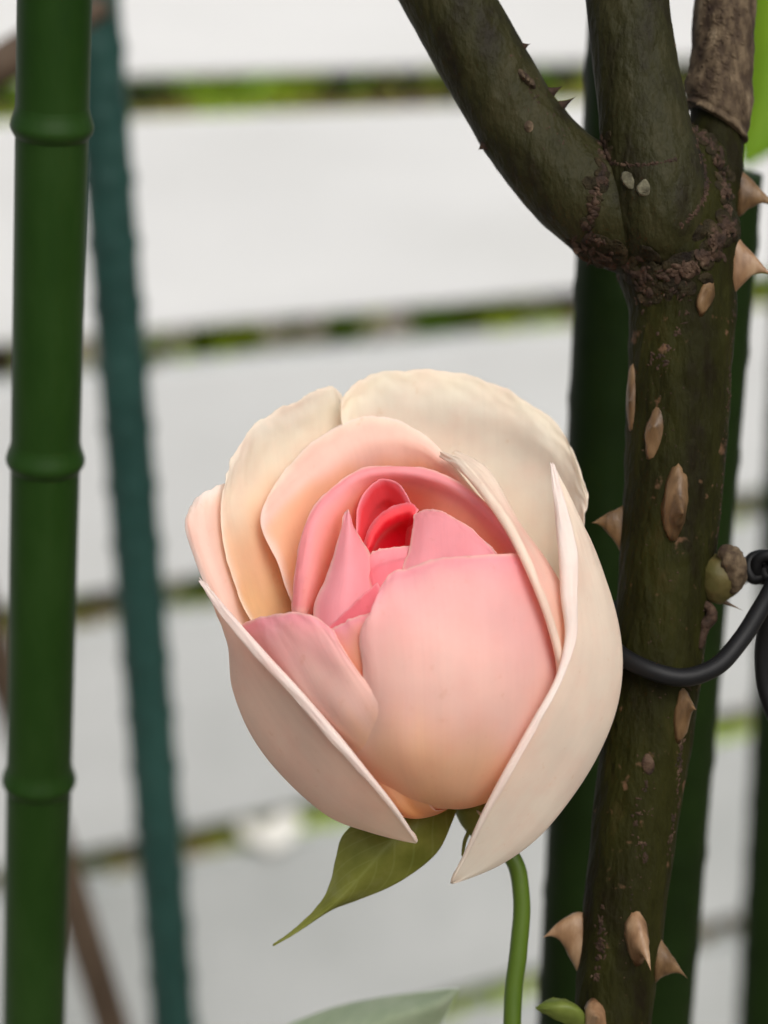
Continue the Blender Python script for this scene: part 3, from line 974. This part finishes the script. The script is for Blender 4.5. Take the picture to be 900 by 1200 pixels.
branch('branch', [(775, 278, 0, 58), (730, 258, 8, 62), (688, 228, 14, 62), (650, 196, 16, 57), (610, 147, 18, 53), (567, 75, 22, 52), (525, 0, 26, 52), (455, -125, 30, 52), (340, -320, 30, 46)],
       M_BRANCH, cane_bump(0.025, 170, 3), label='left branch leaning out over the white fence')
branch('branch', [(778, 285, 22, 52), (774, 262, 34, 58), (769, 215, 40, 60), (760, 170, 40, 56), (750, 110, 38, 52), (741, 50, 36, 50), (733, -20, 34, 49), (720, -150, 30, 48), (700, -330, 20, 42)],
       M_BRANCH, cane_bump(0.02, 170, 9), label='smooth upright branch in the middle of the fork')
branch('branch', [(800, 270, -30, 52), (822, 225, -42, 48), (836, 180, -50, 38), (840, 150, -52, 34), (842, 130, -52, 33)],
       M_CANE, cane_bump(0.05, 260, 5), label='stub under the old bark of the right branch')
branch('branch', [(838, 142, -50, 36), (841, 122, -50, 40), (845, 80, -50, 39), (849, 20, -50, 38), (853, -60, -50, 38), (860, -200, -50, 36), (870, -330, -50, 32)],
       M_OLDBARK, cane_bump(0.07, 330, 11), label='rough brown right branch with peeling bark edge')

sleeve = [o for o in cane.children if o.get('label', '').startswith('rough brown')][0]
right_w = ROT @ Vector((1, 0, 0))
down_w = ROT @ Vector((0, -1, 0))
cx_w = PC(838, 130, -50) - cane.location
for i_, v_ in enumerate(sleeve.data.vertices):
    k_ = i_ // 32
    if k_ < 26:
        dx_ = (v_.co - cx_w).dot(right_w)
        v_.co += down_w * ((dx_ * 0.55 + S * 5 * noise.noise(v_.co * 500)) * (1 - k_ / 26)) + (v_.co - cx_w).normalized() * (S * 5 * max(0, 1 - abs(k_ - 1) / 4))
# rough collars where the branches leave the knuckle: corky ridges
from mathutils.bvhtree import BVHTree


def cane_bvh():
    vs, fs = [], []
    for o in cane.children:
        if o.name.split('.')[0] in ('trunk', 'branch', 'collar'):
            k = len(vs)
            vs += [v.co + cane.location for v in o.data.vertices]
            fs += [tuple(i + k for i in p.vertices) for p in o.data.polygons]
    return BVHTree.FromPolygons(vs, fs)


CANE_BVH = cane_bvh()


def snap(px, py):
    """Where the sight line meets the bark, and the bark's normal there."""
    d = (W(px, py, 1) - CAM).normalized()
    h, n, *_ = CANE_BVH.ray_cast(CAM, d)
    if h is None:
        return None, None
    if n.dot(d) > 0:
        n = -n
    return h, n


def cork(pl, width, count, size, seed, label=None, mat=None):
    """A band of small corky flakes grown out of the bark along the image path pl."""
    rg = random.Random(seed)
    vs, fs = [], []
    for k in range(count):
        x, y = sample([tuple(q) for q in pl], rg.random())
        w_ = rg.gauss(0, width * 0.5)
        an = rg.random() * 6.28
        h, n = snap(x + w_ * math.cos(an), y + w_ * math.sin(an))
        if h is None:
            continue
        e1 = n.orthogonal().normalized()
        e1 = Matrix.Rotation(rg.random() * 6.28, 3, n) @ e1
        e2 = n.cross(e1)
        a, b, hh = size * S * rg.uniform(0.5, 1.7), size * S * rg.uniform(0.35, 0.9), size * S * rg.uniform(0.08, 0.4)
        o = len(vs)
        m = 7
        for q in range(m):
            t = 6.283 * q / m
            vs.append(h - n * (0.4 * S) + e1 * (a * math.cos(t) * rg.uniform(0.8, 1.2)) + e2 * (b * math.sin(t) * rg.uniform(0.8, 1.2)))
        for q in range(m):
            t = 6.283 * q / m
            vs.append(h + n * hh * rg.uniform(0.6, 1) + e1 * (a * 0.6 * math.cos(t)) + e2 * (b * 0.6 * math.sin(t)))
        vs.append(h + n * hh)
        for q in range(m):
            r_ = (q + 1) % m
            fs += [(o + q, o + r_, o + m + r_, o + m + q), (o + m + q, o + m + r_, o + 2 * m)]
    ob = add_part('corky_bark', mesh('corky_bark', vs, fs), mat or M_SCAR, cane, label)
    ob['kind'] = 'stuff'
    return ob


def lumps(pl, width, count, size, seed):
    """Irregular woody lumps grown over the fork, sunk into the bark."""
    rg = random.Random(seed)
    vs, fs = [], []
    for k in range(count):
        x, y = sample([tuple(q) for q in pl], (k + rg.random()) / count)
        h, n = snap(x + rg.gauss(0, width * 0.5), y + rg.gauss(0, width * 0.5))
        if h is None:
            continue
        e1 = Matrix.Rotation(rg.random() * 6.28, 3, n) @ n.orthogonal().normalized()
        e2 = n.cross(e1)
        a, b, c = size * S * rg.uniform(0.7, 1.6), size * S * rg.uniform(0.5, 1.1), size * S * rg.uniform(0.10, 0.28)
        o = len(vs)
        seg, lay = 16, 7
        for j in range(lay + 1):
            th = (0.62 * math.pi) * j / lay
            for q in range(seg):
                ph = 2 * math.pi * q / seg
                d = e1 * (a * math.sin(th) * math.cos(ph)) + e2 * (b * math.sin(th) * math.sin(ph)) + n * (c * math.cos(th))
                w_ = h + d
                vs.append(h + d * (1 + 0.3 * noise.noise(w_ * 500) + 0.22 * noise.noise(w_ * 1300)))
            if j:
                r_ = o + (j - 1) * seg
                for q in range(seg):
                    q2 = (q + 1) % seg
                    fs.append((r_ + q, r_ + seg + q, r_ + seg + q2, r_ + q2))
    return add_part('collar', mesh('collar', vs, fs), M_KNOT, cane)


lumps([(708, 165), (710, 185), (704, 210), (697, 238), (690, 262), (692, 285)], 8, 26, 8, 1)
lumps([(675, 292), (705, 300), (740, 312), (780, 318), (815, 306), (842, 282), (858, 255)], 18, 44, 12, 2)
lumps([(816, 155), (834, 172), (846, 202), (852, 235), (846, 265)], 7, 26, 8, 3)
lumps([(745, 345), (775, 338), (815, 335)], 14, 22, 8, 4)
CANE_BVH = cane_bvh()
cork([(704, 160), (712, 180), (706, 205), (698, 235), (690, 265), (705, 290)], 9, 60, 5.0, 1)
cork([(672, 290), (700, 302), (735, 318), (775, 325), (815, 312), (845, 285), (858, 260)], 17, 130, 6.0, 2)
cork([(812, 150), (832, 168), (846, 200), (852, 235), (848, 265), (832, 288)], 8, 70, 5.0, 3)
cork([(712, 190), (735, 193), (765, 192), (795, 186)], 1.5, 60, 2.5, 4)
cork([(816, 160), (825, 195), (828, 222), (818, 245), (795, 268)], 3, 90, 3.2, 5)
cork([(806, 108), (828, 113), (850, 125), (866, 138)], 3, 80, 4, 6, mat=M_OLDBARK)
cork([(845, 10), (842, 60), (838, 100)], 40, 160, 4.0, 7, mat=M_OLDBARK)
cork([(742, 360), (760, 340), (800, 345), (790, 400), (760, 430)], 22, 60, 3.0, 8)
cork([(860, 350), (855, 450), (847, 560), (840, 640)], 4, 90, 2.6, 9)
cork([(808, 800), (800, 860), (795, 920), (785, 1000)], 5, 110, 2.8, 10)
cork([(706, 1060), (703, 1100), (698, 1150)], 6, 50, 3.2, 11)
cork([(600, 60), (640, 130), (670, 180)], 25, 40, 1.8, 12)
cork([(757, 1010), (745, 953), (765, 900)], 5, 26, 3.0, 13)
cork([(780, 400), (785, 600), (760, 900), (730, 1150)], 45, 120, 1.6, 14)

# thorns: a long oval foot on the bark and a curved point
def thorn(foot, tip, fw, fl, axis=(0, 1), nrm=(0, 0, 1), hook=0.0, name='thorn', mat=M_THORN, label=None):
    """foot / tip: (px, py, dz on the cane). fw, fl: half width and half length of the foot in px; axis: image direction of its length."""
    A = PC(*foot)
    T = PC(*tip)
    h, hn = snap(foot[0], foot[1])
    if h is not None and nrm[2] > 0.6:
        T = T + (h - A)
        A = h
    elif nrm[2] <= 0.6:
        L = math.hypot(nrm[0], nrm[1])
        best = None
        for q in range(-40, 12 if name == 'bristle' else 41):
            hh, _ = snap(foot[0] + nrm[0] / L * q, foot[1] + nrm[1] / L * q)
            if hh is not None:
                best = (q, hh)
        if best:
            x, y = foot[0] + nrm[0] / L * (best[0] - 3), foot[1] + nrm[1] / L * (best[0] - 3)
            dep = -(ROT.transposed() @ (best[1] - CAM)).z
            A = W(x, y, dep)
            T = W(tip[0], tip[1], dep - (tip[2] - foot[2]) * S)
    ex = (ROT @ Vector((axis[0], -axis[1], 0))).normalized()
    nz = (ROT @ Vector((nrm[0], -nrm[1], nrm[2]))).normalized()
    ex = (ex - nz * ex.dot(nz)).normalized()
    ey = nz.cross(ex)
    verts, faces = [], []
    seg, lay = 18, 9
    for j in range(lay + 1):
        t = j / lay
        c = A.lerp(T, t) + ex * (S * hook * math.sin(math.pi * t))
        k = (1 - t) ** 1.6 * 0.96 + 0.04 * (1 - t)
        kw = (1 - t) ** 1.05
        for q in range(seg):
            a = 2 * math.pi * q / seg
            d = ex * (fl * S * k * math.cos(a)) + ey * (fw * S * kw * math.sin(a))
            verts.append(c + d * (1 + 0.22 * noise.noise((c + d) * 420) + 0.1 * noise.noise((c + d) * 1100)) - (nz * 3 * S if j == 0 else Vector()))
        if j:
            o = (j - 1) * seg
            for q in range(seg):
                faces.append((o + q, o + (q + 1) % seg, o + seg + (q + 1) % seg, o + seg + q))
    faces.append(tuple(range(seg))[::-1])
    faces.append(tuple(lay * seg + q for q in range(seg)))
    return add_part(name, mesh(name, verts, faces), mat, cane, label)


Z = 0
front = 55
thorn((740, 465, 28), (737, 470, 36), 9, 46, (-0.05, 1), (-0.75, 0, 0.65), label='flat tan thorn scar high on the trunk')
thorn((768, 505, 52), (765, 500, 62), 13, 37, (-0.2, 1), (-0.3, 0, 0.95), label='flat tan thorn scar with a broken point')
thorn((791, 587, 56), (801, 602, 92), 15, 48, (-0.08, 1), (0, 0, 1), 4, label='broad tan thorn pointing out from the trunk')
thorn((724, 622, 8), (693, 613, 6), 10, 34, (0, 1), (-1, 0, 0.2), -6, label='tan thorn in profile on the left of the trunk')
thorn((858, 312, 14), (908, 326, 20), 13, 36, (0.1, 1), (1, 0, 0.25), -9, mat=M_THORN_PALE, label='long reddish thorn in profile below the knuckle')
thorn((872, 225, -10), (915, 246, -6), 12, 30, (0.1, 1), (1, 0, 0.2), -6, label='reddish thorn on the right of the knuckle')
thorn((828, 347, 52), (833, 340, 62), 11, 25, (-0.4, 1), (0.45, 0, 0.9), label='small thorn scar under the knuckle')
thorn((799, 838, 42), (816, 832, 62), 12, 34, (-0.05, 1), (0.6, 0, 0.8), -6, label='tan thorn under the black tie')
thorn((682, 1112, 6), (636, 1099, 10), 13, 44, (-0.1, 1), (-1, 0, 0.25), -14, mat=M_THORN_PALE, label='large pale thorn in profile at the foot of the trunk')
thorn((747, 1098, 46), (763, 1138, 86), 15, 34, (0.1, 1), (0.25, 0, 0.95), -8, mat=M_THORN_PALE, label='large pale thorn facing out at the foot of the trunk')
thorn((768, 1122, 6), (806, 1147, 12), 12, 32, (0.15, 1), (1, 0, 0.25), -5, label='dull brown thorn on the right of the trunk foot')
thorn((698, 1196, 46), (700, 1192, 72), 14, 26, (0, 1), (-0.2, 0, 1), mat=M_THORN_PALE, label='rounded pale thorn low on the trunk')
thorn((760, 896, 53), (761, 893, 58), 8, 15, (0.1, 1), (0.1, 0, 1), label='small oval bark scar', mat=M_SCAR)
for x, y in ((612, 88), (622, 97), (617, 92)):
    thorn((x, y, 74), (x + 3, y + 3, 86), 5, 9, (0.6, 1), (0.2, 0, 1), name='bristle', mat=M_OLDBARK)
thorn((650, 108, 52), (661, 100, 58), 4, 8, (0.6, 1), (0.8, -0.3, 0.5), name='bristle', mat=M_SCAR)
thorn((665, 122, 48), (676, 113, 52), 4, 8, (0.6, 1), (0.8, -0.3, 0.5), name='bristle', mat=M_SCAR)
thorn((612, 55, 40), (622, 51, 46), 4, 7, (0.6, 1), (0.8, -0.3, 0.4), name='bristle', mat=M_SCAR)
thorn((620, 148, 74), (620, 149, 78), 6, 8, (0, 1), (0, 0, 1), name='bristle', mat=M_OLDBARK)
thorn((576, 165, 14), (560, 176, 16), 6, 11, (0.6, 1), (-0.8, 0.4, 0.2), name='bristle', mat=M_SCAR)
thorn((740, 212, 98), (741, 213, 101), 9, 15, (1, 0.9), (0, 0, 1), name='scar', mat=M_PALE)
thorn((757, 220, 98), (758, 221, 102), 11, 11, (1, 0.2), (0, 0, 1), name='scar', mat=M_PALE)
# dormant bud on the right of the trunk
bud = branch('bud', [(826, 690, 10, 16), (836, 685, 16, 25), (846, 672, 20, 27), (856, 660, 18, 20), (860, 652, 16, 8)], M_BUD, cane_bump(0.12, 420, 2), 20, 8, 'knobbly green and brown dormant bud')
branch('bud_scale', [(842, 648, 36, 6), (852, 650, 40, 13), (860, 662, 40, 15), (862, 680, 36, 12), (858, 694, 30, 5)], M_OLDBARK, cane_bump(0.25, 600, 8), 16, 8)
branch('bud_scale', [(824, 706, 28, 4), (834, 718, 30, 8), (826, 732, 30, 7), (820, 760, 30, 4)], M_SCAR, cane_bump(0.3, 700, 4), 12, 8)
thorn((858, 708, 20), (872, 716, 26), 6, 8, (0, 1), (1, 0.4, 0.4), name='bristle')

# ------------------------------------------------------------------ stakes
def straight(top, bot, t):
    return top + (bot - top) * t


def stake_line(xt, dt, xb, db, top=-0.9):
    """World line through the sight points (xt, y 0, depth dt) and (xb, y 1200, depth db), from above the frame down into the soil."""
    a, b = W(xt, 0, dt), W(xb, 1200, db)
    dirv = (b - a)
    up = a + dirv * top
    t_ground = (-0.06 - a.z) / dirv.z
    return up, a + dirv * t_ground, a, b


up, dn, a, b = stake_line(64, 0.372, 40, 0.455)
bam = empty('bamboo_style_stake', dn, 'mid green bamboo style plant stake with raised joint rings', 'plant stake')
rB = 0.0063
path = [up.lerp(dn, k / 40) for k in range(41)]
add_part('pole', tube_mesh('pole', path, [rB] * 41, 32, 2), M_BAMBOO, bam)
axis = (dn - up).normalized()
bits = []
seg_len = None
ys = [150, 540, 915]


def t_at_y(y):
    lo, hi = 0.0, 1.0
    for _ in range(50):
        m = (lo + hi) / 2
        v = ROT.transposed() @ (up.lerp(dn, m) - CAM)
        py = 600 - v.y / -v.z * F
        if py < y:
            lo = m
        else:
            hi = m
    return lo


ts = [t_at_y(y) for y in ys]
stp = ts[2] - ts[1]
allt = [ts[0] - stp] + ts + [ts[2] + stp * k for k in range(1, 18)]
for t in allt:
    if not 0.01 < t < 0.98:
        continue
    c = up.lerp(dn, t)
    prof = [(-0.0046, -0.00015), (-0.0028, 0.00015), (-0.0014, 0.0006), (-0.0003, 0.00085), (0.0006, 0.0006), (0.0014, 0.0001), (0.0022, -0.0003)]
    add_part('joint_ring', tube_mesh('joint_ring', [c + axis * q for q, _ in prof], [rB + 0.00005 + q for _, q in prof], 32, 3), M_BAMBOO, bam)


def knobby_stake(name, xt, dt, xb, db, r, mat, label, cat='plant stake', group=None, knob=0.05, top=-0.9):
    up, dn, a, b = stake_line(xt, dt, xb, db, top)
    e = empty(name, dn, label, cat, group)
    n = 60
    path = [up.lerp(dn, k / n) for k in range(n + 1)]
    L = (dn - up).length

    def bump(p, t, ang):
        row = t * L / 0.011
        return 1 + knob * max(0, math.sin(row * 2 * math.pi)) * max(0.0, math.cos(ang * 4 + (math.floor(row) % 2) * math.pi)) + 0.012 * noise.noise(p * 120)
    add_part('pole', tube_mesh('pole', path, [r] * (n + 1), 28, 12, bump), mat, e)
    return e


knobby_stake('garden_stake', 736, 0.425, 669, 0.49, 0.0075, M_DARKSTAKE, 'dark green knobbly stake left behind the thick rose cane', group='dark stakes behind the cane')
knobby_stake('garden_stake', 862, 0.425, 768, 0.49, 0.0080, M_DARKSTAKE, 'dark green knobbly stake tied to the cane by the bud', group='dark stakes behind the cane', top=0.15)
knobby_stake('garden_stake', 962, 0.78, 897, 0.90, 0.0115, M_DARKSTAKE, 'dark stake standing apart near the fence beyond the black tie')
knobby_stake('teal_stake', 110, 0.74, 204, 0.86, 0.0088, M_TEAL, 'slanting teal green plastic plant stake between bamboo style stake and bloom', knob=0.14)

# ------------------------------------------------------------------ blurred stems at the left
p = [W(x, y, 0.66) for x, y in ((126, 6), (80, 28), (10, 70), (-60, 112), (-150, 190), (-230, 330), (-270, 560))]
e_ = p[-1]
p += [Vector((e_.x - 0.01, e_.y + 0.02, 0.7)), Vector((e_.x - 0.015, e_.y + 0.03, 0.35)), Vector((e_.x - 0.015, e_.y + 0.03, -0.03))]
me = tube_mesh('bush_shoot', p, [0.003, 0.005, 0.006, 0.0056, 0.0055, 0.0055, 0.006, 0.0065, 0.007, 0.0075], 20, 8, cane_bump(0.06, 90, 1.5))
tag(link('bush_shoot', me, M_BROWN), 'blurred brown green shoot bending behind the top of the bamboo style stake', 'shoot')
a, b = W(-30, 680, 0.84), W(112, 1140, 0.94)
tg = (-0.03 - a.z) / (b.z - a.z)
p = [a.lerp(b, q) for q in (-2.4, 0, 0.33, 0.66, 1.0, 1 + (tg - 1) * 0.3, 1 + (tg - 1) * 0.6, tg)]
me = tube_mesh('brown_stem', p, [0.0055, 0.0062, 0.0066, 0.007, 0.0074, 0.0074, 0.0078, 0.008], 20, 8, cane_bump(0.05, 90, 2))
tag(link('brown_stem', me, M_BROWN), 'blurred bare brown stem rising from the soil behind the bamboo style stake', 'stem')

# ------------------------------------------------------------------ black tie
tie = empty('rubber_tie', PC(770, 790, 66), 'black rubber coated wire tie looped round the thorny cane', 'plant tie')
loop = [(700, 742, -30), (712, 752, 20), (728, 768, 52), (758, 784, 72), (800, 794, 76), (838, 782, 66), (868, 750, 52), (892, 712, 44), (915, 672, 40), (940, 640, 20),
        (930, 640, -80), (880, 670, -190), (800, 700, -240), (720, 715, -200), (690, 730, -110), (700, 742, -30)]
add_part('loop', tube_mesh('loop', [PC(*q) for q in loop], [11 * S] * len(loop), 18, 10), M_TIE, tie)
knot = []
for k in range(26):
    a = k / 25 * math.pi * 5
    knot.append(PC(884 + 12 * math.cos(a) + k * 0.9, 664 + 14 * math.sin(a) + (k % 2), 8 + 10 * math.sin(a * 0.7) + k * 0.8))
add_part('twisted_end', tube_mesh('twisted_end', knot, [7 * S] * 26, 14, 5), M_TIE, tie)
tail = [(905, 690, 30), (900, 720, 0), (893, 770, -30), (900, 820, -40), (925, 860, -40), (960, 870, -40)]
add_part('loose_end', tube_mesh('loose_end', [PC(*q) for q in tail], [10 * S] * 6, 14, 8), M_TIE, tie)

# ------------------------------------------------------------------ leaves
def leaf_obj(name, rows, mat, label, thick=3, seed=1.0, wav=3.0, stalk=None):
    me = grid_shell(name, rows, base=False, thick=thick, su=10, sv=10, wav=wav, seed=seed)
    o = link(name, me, mat)
    tag(o, label, 'leaf')
    if stalk:
        link('petiole', tube_mesh('petiole', [P(q) for q in stalk], [5 * S] * len(stalk), 12, 8), M_STEM, o)
    return o


lf = leaf_obj('rose_leaf', [
    [(534, 1158, -460), (536, 1159, -458), (538, 1160, -460)],
    [(495, 1163, -470), (508, 1178, -454), (524, 1188, -470)],
    [(430, 1172, -485), (455, 1195, -456), (500, 1222, -480)],
    [(370, 1188, -500), (405, 1220, -465), (455, 1265, -495)],
    [(310, 1218, -520), (350, 1252, -490), (395, 1300, -515)],
    [(262, 1275, -545), (285, 1290, -530), (315, 1315, -545)]], M_LEAF, 'pale green rose leaf lying below the bloom', stalk=[(300, 1283, -530), (286, 1300, -530), (330, 1400, -430), (480, 1480, -240), (640, 1500, -55)])
leaf_obj('young_leaf', [
    [(628, 1182, -40), (630, 1182, -38), (632, 1183, -40)],
    [(640, 1172, -44), (650, 1182, -28), (655, 1196, -40)],
    [(655, 1170, -48), (672, 1182, -28), (680, 1205, -44)],
    [(672, 1180, -55), (688, 1195, -40), (690, 1220, -50)],
    [(690, 1230, -60), (694, 1234, -58), (696, 1240, -60)]], M_YOUNG, 'small fresh green leaf at the foot of the cane', stalk=[(690, 1222, -50), (696, 1240, -60), (712, 1275, -75)])
b0 = -2300
leaf_obj('bright_leaf', [
    [(868, 192, b0), (872, 194, b0 + 4), (876, 196, b0)],
    [(862, 140, b0 - 30), (890, 150, b0 + 10), (930, 160, b0 - 10)],
    [(862, 70, b0 - 40), (905, 80, b0 + 20), (965, 90, b0 - 10)],
    [(866, -10, b0 - 40), (915, 0, b0 + 25), (985, 20, b0 - 10)],
    [(880, -90, b0 - 30), (925, -80, b0 + 20), (985, -60, b0 - 5)],
    [(925, -170, b0), (945, -168, b0 + 5), (965, -160, b0)]], M_BRIGHT_LEAF, 'bright yellow green leaf out of focus by the rough branch', thick=4, stalk=[(940, -150, b0), (950, -190, b0), (930, -290, b0 * 0.5), (868, -320, -125)])

# a shed pale petal caught on a plank top
hp = fence_hit(318, 982)
s0 = (hp - f0).dot(fdir)
zt = edges[4] - GAP * 0.5
pv, pf = [], []
n = 10
for j in range(n + 1):
    for i in range(n + 1):
        u, v = i / n * 2 - 1, j / n * 2 - 1
        q = fence_pt(s0 + 0.024 * u * math.sqrt(1 - v * v / 2), zt + 0.003 + 0.008 * (u * u) + 0.010 * (1 - v) * 0.5 + 0.004 * noise.noise(Vector((u * 2, v * 2, 1))), -0.002 + 0.011 * v * math.sqrt(1 - u * u / 2))
        pv.append(q)
for j in range(n):
    for i in range(n):
        a = j * (n + 1) + i
        pf.append((a, a + 1, a + n + 2, a + n + 1))
fp = link('fallen_petal', mesh('fallen_petal', pv, pf), M_SHED)
sm = fp.modifiers.new('thickness', 'SOLIDIFY')
sm.thickness = 0.0012
tag(fp, 'shed white petal caught on a fence plank left of the bloom', 'petal')
